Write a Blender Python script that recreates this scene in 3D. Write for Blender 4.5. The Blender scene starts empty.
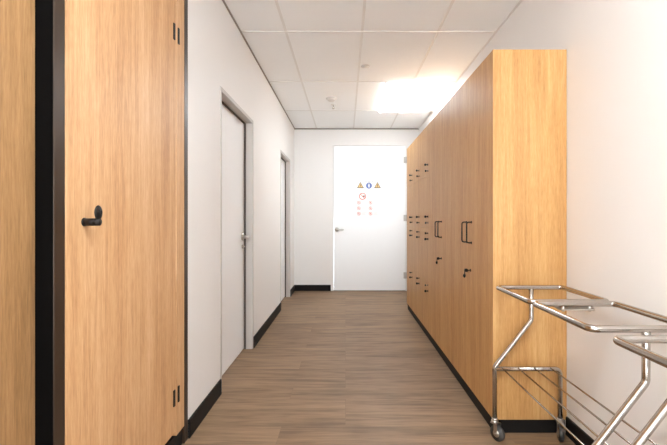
import bpy, bmesh, math, random
from mathutils import Vector, Matrix
random.seed(4)
scene = bpy.context.scene
COL = scene.collection
PI = math.pi

# ------------------------------------------------------------------ materials
def srgb(r, g, b):
    f = lambda c: (c/255/12.92) if c/255 <= .04045 else ((c/255+.055)/1.055)**2.4
    return (f(r), f(g), f(b), 1)

def mat(name, col, rough=.5, metal=0, spec=.5, emit=None, strength=0, noise=0, bump=0, bscale=60):
    m = bpy.data.materials.new(name); m.use_nodes = True
    nt = m.node_tree; b = nt.nodes['Principled BSDF']
    b.inputs['Base Color'].default_value = col
    b.inputs['Roughness'].default_value = rough
    b.inputs['Metallic'].default_value = metal
    b.inputs['Specular IOR Level'].default_value = spec
    if emit:
        b.inputs['Emission Color'].default_value = emit
        b.inputs['Emission Strength'].default_value = strength
    if noise or bump:
        tc = nt.nodes.new('ShaderNodeTexCoord')
        n = nt.nodes.new('ShaderNodeTexNoise'); n.inputs['Scale'].default_value = bscale
        n.inputs['Detail'].default_value = 5
        nt.links.new(tc.outputs['Object'], n.inputs['Vector'])
        if noise:
            mx = nt.nodes.new('ShaderNodeMix'); mx.data_type = 'RGBA'
            mx.inputs[6].default_value = tuple(c*(1-noise) for c in col[:3])+(1,)
            mx.inputs[7].default_value = tuple(min(1, c*(1+noise)) for c in col[:3])+(1,)
            nt.links.new(n.outputs['Fac'], mx.inputs[0])
            nt.links.new(mx.outputs[2], b.inputs['Base Color'])
        if bump:
            bp = nt.nodes.new('ShaderNodeBump'); bp.inputs['Strength'].default_value = bump
            bp.inputs['Distance'].default_value = .002
            nt.links.new(n.outputs['Fac'], bp.inputs['Height'])
            nt.links.new(bp.outputs['Normal'], b.inputs['Normal'])
    return m

def wood(name, dark, mid, light, rough=.45, off=(0, 0, 0)):
    """vertical-grain oak laminate, grain runs along Z"""
    m = bpy.data.materials.new(name); m.use_nodes = True
    nt = m.node_tree; L = nt.links.new; b = nt.nodes['Principled BSDF']
    geo = nt.nodes.new('ShaderNodeNewGeometry')
    mp = nt.nodes.new('ShaderNodeMapping'); mp.inputs['Location'].default_value = off
    L(geo.outputs['Position'], mp.inputs['Vector'])
    def nz(scale, detail, vec_scale, dist=0):
        q = nt.nodes.new('ShaderNodeMapping'); q.inputs['Scale'].default_value = vec_scale
        L(mp.outputs['Vector'], q.inputs['Vector'])
        n = nt.nodes.new('ShaderNodeTexNoise'); n.inputs['Scale'].default_value = scale
        n.inputs['Detail'].default_value = detail; n.inputs['Distortion'].default_value = dist
        n.inputs['Roughness'].default_value = .6
        L(q.outputs['Vector'], n.inputs['Vector']); return n
    a = nz(1, 4, (8, 8, .5), .6)          # broad bands
    c = nz(1, 6, (95, 95, 1.6), .3)          # fine streaks
    d = nz(1, 3, (240, 240, 22))              # pores
    e = nz(1, 6, (17, 17, 1.5), 2.6)         # figure
    def madd(x, y, fx, fy):
        m1 = nt.nodes.new('ShaderNodeMath'); m1.operation = 'MULTIPLY'; m1.inputs[1].default_value = fx; L(x, m1.inputs[0])
        m2 = nt.nodes.new('ShaderNodeMath'); m2.operation = 'MULTIPLY_ADD'; m2.inputs[1].default_value = fy
        L(y, m2.inputs[0]); L(m1.outputs[0], m2.inputs[2]); return m2.outputs[0]
    s = madd(a.outputs['Fac'], c.outputs['Fac'], .26, .24)
    s2 = madd(e.outputs['Fac'], d.outputs['Fac'], .26, .24)
    s = madd(s, s2, 1, 1)
    r = nt.nodes.new('ShaderNodeValToRGB')
    r.color_ramp.elements[0].position = .385; r.color_ramp.elements[0].color = dark
    r.color_ramp.elements[1].position = .615; r.color_ramp.elements[1].color = light
    el = r.color_ramp.elements.new(.495); el.color = mid
    L(s, r.inputs['Fac']); L(r.outputs['Color'], b.inputs['Base Color'])
    b.inputs['Roughness'].default_value = rough; b.inputs['Specular IOR Level'].default_value = .38
    bp = nt.nodes.new('ShaderNodeBump'); bp.inputs['Strength'].default_value = .12; bp.inputs['Distance'].default_value = .001
    L(c.outputs['Fac'], bp.inputs['Height']); L(bp.outputs['Normal'], b.inputs['Normal'])
    return m

def floor_mat():
    m = bpy.data.materials.new('vinyl_planks'); m.use_nodes = True
    nt = m.node_tree; L = nt.links.new; b = nt.nodes['Principled BSDF']
    geo = nt.nodes.new('ShaderNodeNewGeometry')
    br = nt.nodes.new('ShaderNodeTexBrick')
    br.offset = .29; br.offset_frequency = 3; br.inputs['Scale'].default_value = 1
    br.inputs['Brick Width'].default_value = 1.22; br.inputs['Row Height'].default_value = .18
    br.inputs['Mortar Size'].default_value = .0012; br.inputs['Mortar Smooth'].default_value = .4
    br.inputs['Color1'].default_value = (0, 0, 0, 1); br.inputs['Color2'].default_value = (1, 1, 1, 1)
    br.inputs['Mortar'].default_value = (.5, .5, .5, 1)
    L(geo.outputs['Position'], br.inputs['Vector'])
    # per plank shift of the grain
    comb = nt.nodes.new('ShaderNodeVectorMath'); comb.operation = 'MULTIPLY_ADD'
    comb.inputs[1].default_value = (7, 3, 5); L(br.outputs['Color'], comb.inputs[0]); L(geo.outputs['Position'], comb.inputs[2])
    def nz(sc, det, dist=0):
        q = nt.nodes.new('ShaderNodeMapping'); q.inputs['Scale'].default_value = sc
        L(comb.outputs[0], q.inputs['Vector'])
        n = nt.nodes.new('ShaderNodeTexNoise'); n.inputs['Scale'].default_value = 1
        n.inputs['Detail'].default_value = det; n.inputs['Distortion'].default_value = dist
        L(q.outputs['Vector'], n.inputs['Vector']); return n.outputs['Fac']
    a = nz((1.2, 14, 1), 5, 1.2); c = nz((6, 85, 1), 5, .4); d = nz((3, 3, 1), 3)
    def comb2(x, y, fx, fy):
        m1 = nt.nodes.new('ShaderNodeMath'); m1.operation = 'MULTIPLY'; m1.inputs[1].default_value = fx; L(x, m1.inputs[0])
        m2 = nt.nodes.new('ShaderNodeMath'); m2.operation = 'MULTIPLY_ADD'; m2.inputs[1].default_value = fy
        L(y, m2.inputs[0]); L(m1.outputs[0], m2.inputs[2]); return m2.outputs[0]
    s = comb2(a, c, .45, .25); s = comb2(s, d, 1, .2)
    sep = nt.nodes.new('ShaderNodeSeparateColor'); L(br.outputs['Color'], sep.inputs[0])
    s = comb2(s, sep.outputs[0], 1, .03)
    r = nt.nodes.new('ShaderNodeValToRGB')
    r.color_ramp.elements[0].position = .36; r.color_ramp.elements[0].color = srgb(106, 81, 58)
    r.color_ramp.elements[1].position = .62; r.color_ramp.elements[1].color = srgb(156, 125, 96)
    el = r.color_ramp.elements.new(.48); el.color = srgb(137, 109, 82)
    L(s, r.inputs['Fac'])
    mx = nt.nodes.new('ShaderNodeMix'); mx.data_type = 'RGBA'
    mx.inputs[7].default_value = srgb(100, 78, 61)
    mm = nt.nodes.new('ShaderNodeMath'); mm.operation = 'MULTIPLY'; mm.inputs[1].default_value = .4
    L(br.outputs['Fac'], mm.inputs[0]); L(mm.outputs[0], mx.inputs[0]); L(r.outputs['Color'], mx.inputs[6])
    L(mx.outputs[2], b.inputs['Base Color'])
    b.inputs['Roughness'].default_value = .5; b.inputs['Specular IOR Level'].default_value = .35
    bp = nt.nodes.new('ShaderNodeBump'); bp.inputs['Strength'].default_value = .15; bp.inputs['Distance'].default_value = .001
    L(c, bp.inputs['Height']); L(bp.outputs['Normal'], b.inputs['Normal'])
    return m

M = dict(
    wall=mat('wall_paint', srgb(236, 230, 225), .6, bump=.06, bscale=300),
    tile=mat('ceiling_tile', srgb(254, 253, 252), .9, bump=.25, bscale=180),
    grid=mat('ceiling_grid_metal', srgb(234, 230, 226), .35, 0),
    shadow=mat('shadowline_trim', srgb(150, 138, 127), .6),
    door=mat('white_door_laminate', srgb(246, 243, 241), .35),
    frame=mat('grey_door_frame_paint', srgb(194, 185, 177), .45),
    base=mat('black_skirting', srgb(26, 22, 20), .6, spec=.2),
    dark=mat('dark_bronze_metal', srgb(64, 49, 38), .38, .4),
    black=mat('matt_black_metal', srgb(30, 24, 21), .5, .2, spec=.3),
    inside=mat('black_carcass_jamb_shade', srgb(9, 7, 6), .9, spec=.05),
    steel=mat('stainless_steel', srgb(182, 174, 166), .20, 1, noise=.05, bscale=40),
    chrome=mat('satin_chrome', srgb(190, 184, 176), .28, 1),
    rubber=mat('grey_rubber', srgb(58, 55, 52), .55),
    wood=wood('oak_laminate', srgb(174, 125, 82), srgb(202, 154, 108), srgb(219, 177, 134), .5),
    woodc=wood('oak_laminate_darker', srgb(122, 87, 53), srgb(150, 111, 71), srgb(174, 132, 90), .55, (1, 9, 2)),  # oak in darker, browner tones for the set-back cabinet
    woodb=wood('oak_laminate_locker', srgb(170, 118, 66), srgb(193, 143, 86), srgb(209, 164, 108), .45, (3, 7, 1)),
    floor=floor_mat(),
    seal=mat('door_seal_rubber', srgb(84, 74, 66), .7),
    lamp=mat('lamp_diffuser', (1, 1, 1, 1), .5, emit=(.82, .925, 1, 1), strength=8.8),
    lampnear=mat('fill_lamp_diffuser', (1, 1, 1, 1), .5, emit=(.82, .925, 1, 1), strength=11.8),  # brighter diffuser for the two unseen added lights
    lamprim=mat('lamp_rim', srgb(240, 240, 238), .4),
    plastic=mat('white_plastic', srgb(225, 218, 212), .5),
    paper=mat('notice_white', srgb(246, 243, 240), .5),
    red=mat('sign_red', srgb(214, 88, 66), .5), pink=mat('sign_pale_red', srgb(220, 128, 110), .5),
    blue=mat('sign_blue', srgb(92, 112, 172), .5), yellow=mat('sign_amber', srgb(222, 184, 120), .5),
    ink=mat('sign_ink', srgb(84, 74, 70), .5), grey=mat('sign_text_grey', srgb(198, 190, 185), .5),
)

# ------------------------------------------------------------------ mesh helpers
class MB:
    def __init__(s): s.bm = bmesh.new(); s.mi = 0
    def box(s, x0, x1, y0, y1, z0, z1, bev=0):
        b2 = bmesh.new()
        bmesh.ops.create_cube(b2, size=1)
        for v in b2.verts:
            v.co = Vector(((x0+x1)/2+v.co.x*(x1-x0), (y0+y1)/2+v.co.y*(y1-y0), (z0+z1)/2+v.co.z*(z1-z0)))
        if bev: bmesh.ops.bevel(b2, geom=b2.edges[:], offset=bev, segments=2, profile=.5, affect='EDGES')
        s._merge(b2); return s
    def _merge(s, b2, smooth=False):
        mp = {}
        for v in b2.verts: mp[v] = s.bm.verts.new(v.co)
        for f in b2.faces:
            nf = s.bm.faces.new([mp[v] for v in f.verts]); nf.material_index = s.mi; nf.smooth = smooth
        b2.free()
    def cyl(s, p0, p1, r, r2=None, seg=24):
        p0, p1 = Vector(p0), Vector(p1); d = p1-p0
        b2 = bmesh.new()
        bmesh.ops.create_cone(b2, cap_ends=True, segments=seg, radius1=r, radius2=r if r2 is None else r2, depth=d.length)
        bmesh.ops.bevel(b2, geom=[e for e in b2.edges if e.is_boundary is False and abs(e.verts[0].co.z-e.verts[1].co.z) < 1e-6],
                        offset=min(r, d.length)*.12, segments=2, affect='EDGES')
        mt = Matrix.Translation((p0+p1)/2) @ d.to_track_quat('Z', 'Y').to_matrix().to_4x4()
        bmesh.ops.transform(b2, matrix=mt, verts=b2.verts)
        s._merge(b2, True); return s
    def ell(s, c, rx, ry, rz, seg=24):
        b2 = bmesh.new(); bmesh.ops.create_uvsphere(b2, u_segments=seg, v_segments=16, radius=1)
        for v in b2.verts: v.co = Vector((c[0]+v.co.x*rx, c[1]+v.co.y*ry, c[2]+v.co.z*rz))
        s._merge(b2, True); return s
    def torus(s, c, axis, R, r, seg=32, ms=8):
        c = Vector(c); q = Vector(axis).to_track_quat('Z', 'Y'); rings = []
        for i in range(seg):
            a = 2*PI*i/seg; ring = []
            for j in range(ms):
                t = 2*PI*j/ms; rr = R+r*math.cos(t)
                ring.append(s.bm.verts.new(c+q @ Vector((rr*math.cos(a), rr*math.sin(a), r*math.sin(t)))))
            rings.append(ring)
        for i in range(seg):
            for j in range(ms):
                f = s.bm.faces.new((rings[i][j], rings[(i+1) % seg][j], rings[(i+1) % seg][(j+1) % ms], rings[i][(j+1) % ms]))
                f.smooth = True; f.material_index = s.mi
        return s
    def tube(s, pts, r, fil=0, closed=False, seg=14):
        P = fillet([Vector(p) for p in pts], fil, closed)
        n = len(P); rings = []; nrm = None
        for i in range(n):
            if closed: t = (P[(i+1) % n]-P[i-1]).normalized()
            else: t = (P[min(i+1, n-1)]-P[max(i-1, 0)]).normalized()
            if nrm is None:
                nrm = t.orthogonal().normalized()
            else:
                nrm = (nrm-t*nrm.dot(t)).normalized()
            bi = t.cross(nrm)
            rings.append([s.bm.verts.new(P[i]+r*(math.cos(2*PI*j/seg)*nrm+math.sin(2*PI*j/seg)*bi)) for j in range(seg)])
        m = n if closed else n-1
        for i in range(m):
            A, B = rings[i], rings[(i+1) % n]
            k = 0
            if closed and i == n-1:      # untwist the seam
                k = min(range(seg), key=lambda k: (A[0].co-B[k].co).length)
            for j in range(seg):
                f = s.bm.faces.new((A[j], A[(j+1) % seg], B[(j+1+k) % seg], B[(j+k) % seg])); f.smooth = True; f.material_index = s.mi
        if not closed:
            for rg in (rings[0][::-1], rings[-1]):
                f = s.bm.faces.new(rg); f.material_index = s.mi
        return s
    def poly(s, pts, d):
        """flat polygon extruded along vector d"""
        a = [s.bm.verts.new(Vector(p)) for p in pts]; b = [s.bm.verts.new(Vector(p)+Vector(d)) for p in pts]
        n = len(a); s.bm.faces.new(a[::-1]).material_index = s.mi; s.bm.faces.new(b).material_index = s.mi
        for i in range(n): s.bm.faces.new((a[i], a[(i+1) % n], b[(i+1) % n], b[i])).material_index = s.mi
        return s
    def build(s, name, mats, parent=None):
        bmesh.ops.recalc_face_normals(s.bm, faces=s.bm.faces[:])
        me = bpy.data.meshes.new(name); s.bm.to_mesh(me); s.bm.free()
        if not isinstance(mats, (list, tuple)): mats = [mats]
        for m in mats: me.materials.append(M[m])
        o = bpy.data.objects.new(name, me); COL.objects.link(o)
        if parent: o.parent = parent
        return o

def fillet(P, r, closed):
    if not r: return P
    out = []; n = len(P)
    for i in range(n):
        if not closed and i in (0, n-1): out.append(P[i]); continue
        a, b, c = P[i-1], P[i], P[(i+1) % n]
        u = (a-b); v = (c-b); ang = u.angle(v)
        if ang > 3.1: out.append(b); continue
        t = min(r/math.tan(ang/2), u.length*.49, v.length*.49)
        p0 = b+u.normalized()*t; p2 = b+v.normalized()*t
        for k in range(9):
            s = k/8; out.append(p0*(1-s)**2+b*2*s*(1-s)+p2*s*s)
    return out

def thing(name, loc, label, cat, group=None):
    o = bpy.data.objects.new(name, None); COL.objects.link(o); o.location = loc; o.empty_display_size = .1
    o['label'] = label; o['category'] = cat
    if group: o['group'] = group
    return o
def tag(o, label, cat, group=None):
    o['label'] = label; o['category'] = cat
    if group: o['group'] = group
    return o
def struct(o, label, cat='structure'):
    o['kind'] = 'structure'; o['label'] = label; o['category'] = cat; return o
def copy_tree(o, parent=None):
    c = o.copy(); COL.objects.link(c)
    if parent: c.parent = parent
    for ch in list(o.children): copy_tree(ch, c)
    return c

# ------------------------------------------------------------------ the room
XL, XR, YB, YR, ZC = -.822, 1.178, 6.806, -3.6, 2.612
D1 = (2.81, 3.742, 1.992); D2 = (5.385, 6.262, 2.0)     # left doors: near, far, head
A0, A1 = .25, 2.209                                     # alcove of the built-in cabinets
FT = .03
struct(MB().box(-1.6, XR+.15, YR-.15, YB+.15, -.1, 0).build('floor', 'floor'), 'brown timber-look vinyl planks running across the corridor', 'floor')

w = MB()
t0, t1 = XL-.13, XL
w.box(t0, t1, YR, A0, 0, ZC)
w.box(-1.5, -1.42, A0-.08, A1+.08, 0, ZC)
w.box(-1.42, t0, A0-.08, A0, 0, ZC); w.box(-1.42, t0, A1, A1+.08, 0, ZC)
w.box(t0, t1, A1, D1[0]-FT, 0, ZC)
w.box(t0, t1, D1[0]-FT, D1[1]+FT, D1[2]+FT, ZC)
w.box(t0, t1, D1[1]+FT, D2[0]-FT, 0, ZC)
w.box(t0, t1, D2[0]-FT, D2[1]+FT, D2[2]+FT, ZC)
w.box(t0, t1, D2[1]+FT, YB, 0, ZC)
struct(w.build('wall_left', 'wall'), 'white painted left corridor wall with two door openings', 'wall')
struct(MB().box(XR, XR+.13, YR, YB+.13, 0, ZC).build('wall_right', 'wall'), 'white painted right corridor wall behind the lockers', 'wall')
BD = (-.185, .960, 2.328)                              # back door leaf x0, x1, top
w = MB()
w.box(t0, BD[0]-.05, YB, YB+.13, 0, ZC); w.box(BD[1]+.05, XR, YB, YB+.13, 0, ZC)
w.box(BD[0]-.05, BD[1]+.05, YB, YB+.13, BD[2]+.05, ZC)
struct(w.build('wall_back', 'wall'), 'white end wall of the corridor', 'wall')
wf = MB(); WX0, WX1, WZ0, WZ1 = XL+.06, XR-.06, .10, ZC-.06
wf.box(t0, WX0, YR-.13, YR, 0, ZC); wf.box(WX1, XR+.13, YR-.13, YR, 0, ZC)
wf.box(WX0, WX1, YR-.13, YR, 0, WZ0); wf.box(WX0, WX1, YR-.13, YR, WZ1, ZC)
struct(wf.build('wall_front', 'wall'), 'white wall at the near end of the corridor', 'wall')
wn = thing('fill_window_1', ((WX0+WX1)/2, YR-.06, WZ0), 'large unseen end window added behind the camera for fill light', 'window'); wn['kind'] = 'structure'  # unseen opening, added to let fill light into the corridor
wm = MB(); ww, wh = (WX1-WX0)/2, WZ1-WZ0
wm.box(-ww, -ww+.05, -.03, .03, 0, wh); wm.box(ww-.05, ww, -.03, .03, 0, wh); wm.box(-.025, .025, -.03, .03, .05, wh-.05)
wm.box(-ww+.05, ww-.05, -.03, .03, 0, .05); wm.box(-ww+.05, ww-.05, -.03, .03, wh-.05, wh)
wm.build('window_frame', 'frame', wn)

# ceiling: tiles and exposed grid
GX = (-.465, .13, .722); GY = [3.314-1.2*k for k in range(0, 6)][::-1]+[4.51, 5.71]
c = MB(); c.box(-1.6, XR+.13, YR-.13, YB+.13, ZC, ZC+.08)
c.mi = 1
LX = (.435, 1.02); LY = [(4.52, 5.70), (-.275, .905), (-2.665, -1.485)]
for gx in GX:
    segs = [(YR, YB)]
    if abs(gx-.13) < .01: segs = [(LY[2][1]+.012, LY[1][0]-.012), (LY[1][1]+.012, YB)]
    if LX[0] < gx < LX[1]:
        segs = [(YR, LY[0][0]-.012), (LY[0][1]+.012, YB)]
    for a, b in segs: c.box(gx-.010, gx+.010, a, b, ZC-.003, ZC)
for gy in GY: c.box(XL, XR, gy-.010, gy+.010, ZC-.0035, ZC)
struct(c.build('ceiling', ['tile', 'grid']), 'white suspended tile ceiling with exposed metal grid', 'ceiling')
h = .011
struct(MB().box(XL, XL+.012, A1, YB-.012, ZC-h, ZC-.004).build('trim_1', 'shadow'), 'thin taupe angle between left wall and ceiling', 'trim')
struct(MB().box(XL, XR, YB-.014, YB, ZC-.022, ZC-.004).build('trim_2', 'shadow'), 'thin taupe angle between end wall and ceiling', 'trim')
struct(MB().box(XR-.012, XR, YR, YB-.014, ZC-h, ZC-.004).build('trim_3', 'grid'), 'pale grey angle between right wall and ceiling', 'trim')

BH, BT = .097, .010
b = MB()
b.box(XL, XL+BT, A1+.002, D1[0]-FT-.001, 0, BH); b.box(XL, XL+BT, D1[1]+FT+.001, D2[0]-FT-.001, 0, BH)
b.box(XL, XL+BT, D2[1]+FT+.001, YB-BT, 0, BH); b.box(XL, XL+BT, YR, A0, 0, BH)
struct(b.build('baseboard_left', 'base'), 'black skirting along the left wall', 'baseboard')
struct(MB().box(XL, BD[0]-.052, YB-BT, YB, 0, BH).box(BD[1]+.052, XR, YB-BT, YB, 0, BH).build('baseboard_back', 'base'), 'black skirting along the end wall', 'baseboard')
struct(MB().box(XR-BT, XR, YR, 2.25, 0, BH).box(XR-BT, XR, 5.43, YB-BT, 0, BH).build('baseboard_right', 'base'), 'black skirting along the right wall', 'baseboard')

# ------------------------------------------------------------------ doors
def lever(parent, origin, out, along, name='door_handle', cyl=True):
    o, u, a = Vector(origin), Vector(out), Vector(along)
    m = MB(); m.cyl(o, o+u*.012, .034)
    m.cyl(o+u*.008, o+u*.045, .010)
    m.tube([o+u*.030, o+u*.052, o+u*.052+a*.095, o+u*.046+a*.105], .0125, .014)
    if cyl:
        z = Vector((0, 0, -.085)); m.cyl(o+z, o+z+u*.010, .017); m.cyl(o+z+u*.010, o+z+u*.026, .006)
    return m.build(name, 'chrome', parent)

def side_door(n, D, label, handle=True):
    r = thing('door_%d' % n, (XL, (D[0]+D[1])/2, 0), label, 'door'); r['kind'] = 'structure'
    cy = (D[0]+D[1])/2; w2 = (D[1]-D[0])/2; top = D[2]
    f = MB()
    x0, x1 = -.128, .003
    f.box(x0, x1, -w2-FT+.001, -w2, 0, top+FT-.001, .0015); f.box(x0, x1, w2, w2+FT-.001, 0, top+FT-.001, .0015)
    f.box(x0, x1, -w2, w2, top, top+FT-.001, .0015)
    # stops
    f.box(x0, -.112, -w2, -w2+.02, 0, top); f.box(x0, -.112, w2-.02, w2, 0, top); f.box(x0, -.112, -w2, w2, top-.02, top)
    f.build('door_frame', 'frame', r)
    leaf = MB().box(-.111, -.073, -w2+.006, w2-.007, .010, top-.008, .001).build('door_leaf', 'door', r)
    MB().box(-.12, -.056, w2-.0062, w2-.0002, .0, top-.002).build('door_seal', 'seal', r)  # dark strips beside and above the leaf
    MB().box(-.12, -.060, -w2+.0, w2-.0065, top-.0075, top-.0002).build('door_seal', 'seal', r)
    if handle: lever(leaf, (-.073, w2-.075, .995), (1, 0, 0), (0, -1, 0))
    hi = MB()
    for z in (.25, 1.0, 1.75): hi.cyl((-.068, -w2+.006, z-.05), (-.068, -w2+.006, z+.05), .006)
    hi.build('hinge', 'chrome', r)
    return r
side_door(1, D1, 'nearer white door recessed in the left wall, beside the tall oak cabinet')
side_door(2, D2, 'farther white door recessed in the left wall, close to the end wall', False)

r = thing('door_3', ((BD[0]+BD[1])/2, YB, 0), 'wide tall white door in the end wall with a safety notice on it', 'door'); r['kind'] = 'structure'
w2 = (BD[1]-BD[0])/2
f = MB()
f.box(-w2-.049, -w2-.006, -.003, .12, 0, BD[2]+.049, .001); f.box(w2+.003, w2+.049, -.003, .12, 0, BD[2]+.049, .001)
f.box(-w2-.006, w2+.003, -.003, .12, BD[2]+.006, BD[2]+.049, .001)
f.box(-w2-.003, w2+.003, .035, .12, 0, BD[2]+.003)
f.build('door_frame', 'wall', r)
leaf = MB().box(-w2, w2, -.010, .030, .010, BD[2], .001).build('door_leaf', 'door', r)
lever(leaf, (-.138-(BD[0]+BD[1])/2, -.010, .985), (0, -1, 0), (1, 0, 0), cyl=False)
for z in (.25, 1.17, 2.10):
    MB().cyl((w2+.001, -.017, z-.05), (w2+.001, -.017, z+.05), .008).box(w2-.03, w2+.03, -.0125, -.0095, z-.05, z+.05).build('hinge', 'frame', r)
MB().box(-w2, w2, -.002, .035, 0, .006).build('threshold', 'shadow', r)

# ------------------------------------------------------------------ safety notice on the end door
s = thing('safety_notice', (.378, YB-.0105, 1.47), 'white notice with warning triangles and red prohibition symbols stuck on the end door', 'sign')
ox, oz = -.378, -1.47
MB().box(-.215, .235, -.001, 0, -.32, .315).build('backing', 'paper', s)
def disc(m, x, z, r, y, seg=28):
    m.poly([(x+ox+r*math.cos(2*PI*k/seg), y, z+oz+r*math.sin(2*PI*k/seg)) for k in range(seg)], (0, -.0004, 0))
def ring(m, x, z, R, r, y, seg=28):
    for k in range(seg):
        a, b = 2*PI*k/seg, 2*PI*(k+1)/seg
        m.poly([(x+ox+R*math.cos(a), y, z+oz+R*math.sin(a)), (x+ox+R*math.cos(b), y, z+oz+R*math.sin(b)),
                (x+ox+r*math.cos(b), y, z+oz+r*math.sin(b)), (x+ox+r*math.cos(a), y, z+oz+r*math.sin(a))], (0, -.0004, 0))
def rect(m, x0, x1, z0, z1, y): m.box(x0+ox, x1+ox, y-.0004, y, z0+oz, z1+oz)
def rot_bar(m, x, z, L, wd, ang, y):
    c_, s_ = math.cos(ang), math.sin(ang)
    m.poly([(x+ox+c_*u-s_*v, y, z+oz+s_*u+c_*v) for u, v in ((-L/2, -wd/2), (L/2, -wd/2), (L/2, wd/2), (-L/2, wd/2))], (0, -.0004, 0))
for x in (.239, .512):
    t = MB(); z = 1.693
    for k, (sc, mi, y) in enumerate(((1, 1, -.0012), (.74, 0, -.0017))):
        t.mi = mi
        t.poly([(x+ox-.056*sc, y, z+oz-.045*sc), (x+ox+.056*sc, y, z+oz-.045*sc), (x+ox, y, z+oz+.056*sc)], (0, -.0004, 0))
    t.mi = 1; rect(t, x-.005, x+.005, z-.014, z+.018, -.0022); rect(t, x-.005, x+.005, z-.028, z-.019, -.0022)
    t.build('warning_triangle', ['yellow', 'ink'], s)
t = MB(); x, z = .376, 1.688
disc(t, x, z, .048, -.0012); t.mi = 1
disc(t, x, z+.022, .010, -.0018); rect(t, x-.009, x+.009, z-.030, z+.010, -.0018); rot_bar(t, x, z, .042, .007, .5, -.0018); rot_bar(t, x, z, .042, .007, -.5, -.0018)
t.build('mandatory_symbol', ['blue', 'paper'], s)
def prohib(x, z, R, col, k):
    t = MB(); disc(t, x, z, R*.8, -.0012); t.mi = 1
    t.mi = 2
    if k == 0: t.poly([(x+ox-.01, -.0018, z+oz-.005), (x+ox+.034, -.0018, z+oz-.012), (x+ox+.034, -.0018, z+oz+.016), (x+ox+.012, -.0018, z+oz+.012)], (0, -.0004, 0))
    elif k % 2: rect(t, x-R*.2, x+R*.25, z-R*.4, z+R*.4, -.0018)
    else: disc(t, x, z, R*.36, -.0018)
    t.mi = 1; ring(t, x, z, R, R*.78, -.0016); rot_bar(t, x, z, R*1.8, R*.2, -PI/4, -.0024)
    t.build('prohibition_symbol', ['paper', col, 'ink' if k == 0 else col], s)
prohib(.273, 1.518, .056, 'red', 0)
k = 1
for z in (1.415, 1.326, 1.24):
    for x in (.213, .401): prohib(x, z, .029, 'pink', k); k += 1
for xa, xb in ((.31, .345), (.352, .405), (.412, .455)):
    t = MB(); rect(t, xa, xb, 1.745, 1.752, -.0012); t.build('title_word', 'ink', s)
for x0, x1, za, n in ((.35, .52, 1.555, 6), (.20, .275, 1.632, 1), (.475, .545, 1.632, 1), (.34, .42, 1.632, 1)):
    t = MB()
    for q in range(n): rect(t, x0, x1-.02*((q*7) % 3), za-q*.016-.004, za-q*.016, -.0012)
    t.build('text_block', 'grey', s)
for z in (1.415, 1.326, 1.24):
    for x in (.255, .443):
        t = MB()
        for q in range(3): rect(t, x, x+.095-.015*((q*5) % 3), z+.014-q*.016, z+.018-q*.016, -.0012)
        t.build('text_block', 'grey', s)

# ------------------------------------------------------------------ ceiling fittings
lab = ['glowing white ceiling panel light above the far lockers', 'unseen ceiling panel light added as fill above the built-in cabinets', 'unseen ceiling panel light added as fill before the added end window']
for i, (a, b_) in enumerate(LY):  # only the first light is in view; the other two are added fill
    r = thing('ceiling_light', ((LX[0]+LX[1])/2 if i == 0 else .128, (a+b_)/2, ZC), lab[i], 'light', 'flush ceiling panel lights')
    hw, hl = (LX[1]-LX[0])/2, (b_-a)/2
    m = MB(); z0 = -.010; zd = -.028
    m.box(-hw, hw, -hl, -hl+.012, z0, -.0002); m.box(-hw, hw, hl-.012, hl, z0, -.0002)
    m.box(-hw, -hw+.012, -hl+.012, hl-.012, z0, -.0002); m.box(hw-.012, hw, -hl+.012, hl-.012, z0, -.0002)
    m.build('frame', 'lamprim', r)
    MB().box(-hw+.012, hw-.012, -hl+.012, hl-.012, zd, -.0002, .004).build('diffuser', 'lampnear' if i else 'lamp', r)
r = thing('smoke_detector', (-.172, 5.13, ZC), 'round white smoke detector on the ceiling in front of the sprinkler', 'smoke detector')
MB().cyl((0, 0, 0), (0, 0, -.012), .066, .064).build('base', 'plastic', r)
MB().cyl((0, 0, -.012), (0, 0, -.034), .052, .040).cyl((0, 0, -.034), (0, 0, -.038), .016).build('sensor_head', 'plastic', r)
r = thing('sprinkler', (-.155, 5.42, ZC), 'small pendent sprinkler head hanging behind the smoke detector', 'sprinkler')
MB().cyl((0, 0, 0), (0, 0, -.006), .032, .024).build('escutcheon', 'plastic', r)
m = MB().cyl((0, 0, -.005), (0, 0, -.026), .008); m.tube([(-.007, 0, -.024), (-.014, 0, -.036), (0, 0, -.05)], .0025, .005).tube([(.007, 0, -.024), (.014, 0, -.036), (0, 0, -.05)], .0025, .005)
m.cyl((0, 0, -.050), (0, 0, -.053), .017); m.build('deflector', 'chrome', r)
r = thing('ceiling_speaker', (.192, 4.06, ZC), 'small flat white disc on the ceiling, nearer than the smoke detector', 'ceiling disc')
MB().cyl((0, 0, 0), (0, 0, -.005), .046, .044).build('flange', 'plastic', r)
MB().cyl((0, 0, -.004), (0, 0, -.010), .032, .030).build('cap', 'plastic', r)

# ------------------------------------------------------------------ latches
def latch_mesh(sx, up, size=1.0):
    """barrel sticking out of a door (along sx) with an oval turning tab"""
    m = MB(); q = size
    m.cyl((0, 0, 0), (sx*.004, 0, 0), .012*q)
    m.cyl((sx*.003, 0, 0), (sx*.040*q, 0, 0), .0105*q)
    m.cyl((sx*.028*q, 0, 0), (sx*.046*q, 0, 0), .0105*q)
    # neck and oval tab
    m.box(min(sx*.034*q, sx*.044*q), max(sx*.034*q, sx*.044*q), -.004*q, .004*q, min(0, up*.015*q), max(0, up*.015*q))
    m.ell((sx*.041*q, 0, up*.026*q), .0065*q, .017*q, .021*q)
    m.torus((sx*.0470*q, 0, up*.027*q), (1, 0, 0), .006*q, .0015*q, 20, 6)
    return m
def latch(parent, loc, sx, up, size=1.0):
    o = (latch_mesh(sx, up, size) if up > 0 else hang_mesh()).build('latch', 'black', parent); o.location = loc; return o
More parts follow.
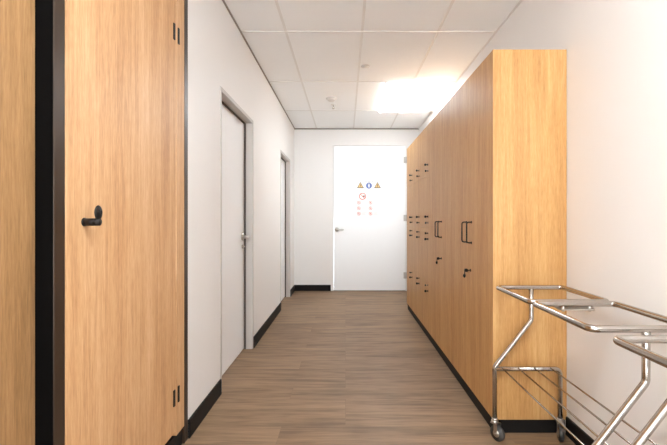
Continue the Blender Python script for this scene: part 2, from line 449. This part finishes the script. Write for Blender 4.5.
def hang_mesh():
    m = MB(); m.cyl((0, 0, 0), (-.003, 0, 0), .009); m.cyl((-.002, 0, 0), (-.034, 0, 0), .0042); m.cyl((-.020, 0, 0), (-.038, 0, 0), .0105)
    m.box(-.040, -.036, -.003, .003, -.024, .004); m.ell((-.039, 0, -.034), .007, .0135, .0135); m.torus((-.046, 0, -.034), (1, 0, 0), .006, .0012, 20, 6)
    return m
def knob_mesh():
    m = MB(); m.cyl((0, 0, 0), (-.003, 0, 0), .009); m.cyl((-.002, 0, 0), (-.030, 0, 0), .0035); m.cyl((-.018, 0, 0), (-.030, 0, 0), .0095)
    return m
def slock_mesh():
    m = MB(); m.cyl((0, 0, 0), (-.004, 0, 0), .011); m.cyl((-.003, 0, 0), (-.030, 0, 0), .0045)
    m.ell((-.026, 0, 0), .010, .012, .012); return m

# ------------------------------------------------------------------ oak wardrobes and locker columns (right)
FX = .784; ZT = 2.047; KZ = .078; DEP = XR-FX-.002
def carcass(r, y0, y1, endp=False):
    m = MB(); m.box(.019, DEP, y0+.0003, y1-.0003, KZ, ZT-.0005)
    m.build('carcass', 'woodb', r)
    MB().box(.012, DEP, y0+(.004 if endp else .0003), y1-.0003, 0, KZ-.0005).build('kickboard', 'base', r)
def handle_mesh():
    return MB().tube([(0, 0, -.064), (-.031, 0, -.064), (-.031, 0, .064), (0, 0, .064)], .0042, .020).cyl((0, 0, -.064), (-.003, 0, -.064), .008).cyl((0, 0, .064), (-.003, 0, .064), .008)

def wardrobe(y0, seam, y1, label, endp, ly, lz):
    r = thing('wardrobe_cabinet', (FX, y0, 0), label, 'cabinet')
    carcass(r, .018 if endp else 0, y1-y0)
    if endp: MB().box(0.0, DEP, 0, .0175, KZ, ZT, .0008).build('end_panel', 'woodb', r)
    s_ = seam-y0; dh = .022 if endp else .04; a = .019 if endp else .0012
    d1 = MB().box(0, .018, a, s_-.001, KZ+.001, ZT-.001, .0007).build('door', 'woodb', r)
    d2 = MB().box(0, .018, s_+.001, y1-y0-.0012, KZ+.001, ZT-.001, .0007).build('door', 'woodb', r)
    h1 = handle_mesh().build('handle', 'black', d1); h1.location = (0, s_-.052-dh, 1.062)
    h2 = h1.copy(); COL.objects.link(h2); h2.parent = d2; h2.location = (0, s_+.055-dh, 1.062)
    latch(d1, (0, ly-y0, lz), -1, -1, .9)
    return r
wardrobe(2.254, 2.71, 3.130, 'two-door oak wardrobe with black handles, nearest one, next to the steel trolley', True, 2.655, .825)
wardrobe(3.1305, 3.55, 3.980, 'two-door oak wardrobe with black handles, between the near wardrobe and the locker columns', False, 3.46, .826)

LB = [KZ, .570, 1.063, 1.557, ZT]
ll = ['four-door oak locker column beside the wardrobes, nearest of the three', 'four-door oak locker column in the middle of the three', 'four-door oak locker column at the far end of the run, nearest the end door']
def locker():
    r = thing('locker_column', (FX, 3.9805, 0), ll[0], 'locker', 'oak locker columns')
    W = .48
    carcass(r, 0, W)
    k0 = knob_mesh().build('knob', 'black'); l0 = slock_mesh().build('latch', 'black')
    for k in range(4):
        d = MB().box(0, .018, .0014, W-.0014, LB[k]+.0012, LB[k+1]-.0012, .0007).build('door', 'woodb', r)
        zs = (LB[k+1]-.050, LB[k+1]-.105) if k < 2 else (LB[k]+.108, LB[k]+.048)
        a, b = (k0, l0) if k == 0 else (k0.copy(), l0.copy())
        if k: COL.objects.link(a); COL.objects.link(b)
        a.parent = d; b.parent = d
        hi, lo = (a, b) if k < 2 else (b, a)
        hi.location = (0, .050, zs[0]); lo.location = (0, .044, zs[1])
    return r
lk = locker()
for i in (1, 2):
    c_ = copy_tree(lk); c_.location = (FX, 3.9805+.4805*i, 0); c_['label'] = ll[i]

# ------------------------------------------------------------------ built-in oak cabinets (left)
CX = -.820
r = thing('tall_cabinet', (CX, 1.19, 0), 'tall built-in oak cabinet with dark frame and black turn latch, left wall', 'cabinet')
W = A1-.001-1.19
f = MB(); f.box(-.10, 0, .002, .050, 0, ZC-.001, .002); f.box(-.10, 0.0, W-.048, W, .0, ZC-.001, .003); f.box(-.10, 0, .05, W-.048, 2.53, ZC-.001)
f.build('frame', 'dark', r)
MB().box(-.10, -.0015, 0, .003, 0, ZC-.001).build('jamb_shade', 'inside', r)  # black sheet that paints shade onto the mullion's near face
MB().box(-.58, -.03, .051, W-.049, .11, 2.529).build('carcass', 'inside', r)
MB().box(-.50, -.012, .051, W-.049, 0, .088).build('kickboard', 'base', r)
MB().box(-.022, -.001, .870, W-.0485, .092, 2.528, .001).build('side_panel', 'wood', r)
d = MB().box(-.022, -.001, .0535, .863, .118, 2.528, .001).build('door', 'wood', r)
latch(d, (-.001, .140, 1.134), 1, 1, 1.12)
for za, zb, n in ((2.003, 2.081, 1), (.248, .326, 2)):
    zc = (za+zb)/2
    MB().box(-.002, .004, .830, .846, zc-.039, zc+.039, .001).build('hinge', 'black', d)
    MB().box(-.002, .004, .883, .899, zc-.039, zc+.039, .001).build('hinge', 'black', r)
r = thing('tall_cabinet', (-.868, A0+.01, 0), 'set-back tall oak cabinet at the left edge, beyond the dark mullion', 'cabinet')
W = 1.189-A0-.01
MB().box(-.53, -.03, 0, W, .11, ZC-.001).build('carcass', 'inside', r)
MB().box(-.50, -.02, 0, W, 0, .11).build('kickboard', 'base', r)
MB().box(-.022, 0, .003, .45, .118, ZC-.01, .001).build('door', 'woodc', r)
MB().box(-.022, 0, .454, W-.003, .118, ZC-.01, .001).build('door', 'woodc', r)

# ------------------------------------------------------------------ stainless linen trolleys
TR = .0120
def trolley(yfar, label):
    r = thing('linen_trolley', (0, yfar, 0), label, 'trolley', 'stainless steel linen trolleys')
    Z = .790; x0, x1, xc = .788, 1.126, .966; ZS = .366
    L = .842                                     # distance between the two end frames
    for a, b in ((0, -.392), (-.432, -L)):
        MB().tube([(x0, a, Z), (x1, a, Z), (x1, b, Z), (x0, b, Z)], TR, .030, True).build('bag_ring', 'steel', r)
    # link plate and brackets between the rings
    m = MB(); m.box(xc-.07, xc+.07, -.446, -.378, Z-.026, Z-.018, .002)
    for x in (xc-.055, xc+.055):
        m.cyl((x, -.392, Z-.032), (x, -.392, Z-.008), .006); m.cyl((x, -.432, Z-.032), (x, -.432, Z-.008), .006)
    m.build('ring_bracket', 'chrome', r)
    xl, xr = .776, 1.116
    for y in (0, -L):
        MB().tube([(xc, y, Z-.004), (xc, y, .620), (xl, y, .375), (xl, y, .098)], TR, .035).build('post', 'steel', r)
        MB().tube([(xl, y, ZS), (xr, y, ZS), (xr, y, .098)], TR, .032).build('end_frame', 'steel', r)
        if y: MB().cyl((xc, y-.0, Z-.035), (xc, y, Z-.008), .013).build('post_collar', 'chrome', r)
    for x in (.812, .896, .979, 1.063):
        MB().cyl((x, 0, ZS+.006), (x, -L, ZS+.006), .0038, seg=10).build('shelf_rod', 'steel', r)
    for y in (0, -L):
        for x in (xl, xr):
            c_ = MB(); c_.cyl((0, 0, .098), (0, 0, .112), .015); c_.cyl((0, 0, .088), (0, 0, .100), .018)
            c_.box(-.017, -.0145, -.026, -.006, .030, .090, .001); c_.box(.0145, .017, -.026, -.006, .030, .090, .001)
            c_.box(-.017, .017, -.018, .016, .084, .089, .001)
            c_.cyl((-.020, -.018, .040), (.020, -.018, .040), .005)
            co = c_.build('caster', 'chrome', r); co.location = (x, y, 0); co.rotation_euler = (0, 0, .55 if x == xl else -.30)
            wm = MB(); wm.cyl((-.011, 0, 0), (.011, 0, 0), .0395, seg=36); wm.mi = 1; wm.cyl((-.013, 0, 0), (.013, 0, 0), .021)
            wo = wm.build('wheel', ['rubber', 'chrome'], co); wo.location = (0, -.018, .0398)
    return r
trolley(2.205, 'stainless steel linen trolley with two bag rings, standing against the oak wardrobe end')
trolley(1.246, 'stainless steel linen trolley at the right edge, nearer than the one by the wardrobe')

# ------------------------------------------------------------------ world, camera
wd = bpy.data.worlds.new('World'); scene.world = wd; wd.use_nodes = True
wn_ = wd.node_tree; bgn = wn_.nodes['Background']           # added fill through the made-up end window: bright lower half, dim upper half
tcw = wn_.nodes.new('ShaderNodeTexCoord'); spw = wn_.nodes.new('ShaderNodeSeparateXYZ'); rw = wn_.nodes.new('ShaderNodeValToRGB')
mrw = wn_.nodes.new('ShaderNodeMapRange'); mrw.inputs[1].default_value = -1; mrw.inputs[2].default_value = 1
wn_.links.new(tcw.outputs['Generated'], spw.inputs[0]); wn_.links.new(spw.outputs[2], mrw.inputs[0]); wn_.links.new(mrw.outputs[0], rw.inputs[0])
rw.color_ramp.elements[0].position = .48; rw.color_ramp.elements[0].color = (.80, .91, 1, 1)
rw.color_ramp.elements[1].position = .52; rw.color_ramp.elements[1].color = (.10, .12, .14, 1)
wn_.links.new(rw.outputs[0], bgn.inputs[0]); bgn.inputs[1].default_value = 9.5
cam = bpy.data.cameras.new('camera'); co = bpy.data.objects.new('camera', cam); COL.objects.link(co)
co.location = (0, 0, 1.141); co.rotation_euler = (PI/2, 0, 0)
cam.sensor_width = 36; cam.lens = 36*424/667; cam.shift_x = -12/667; cam.shift_y = -2.7/667
cam.clip_start = .02
scene.camera = co
v = scene.view_settings; v.view_transform = 'Standard'; v.look = 'None'; v.gamma = 1; v.use_curve_mapping = False
v.exposure = 1.3
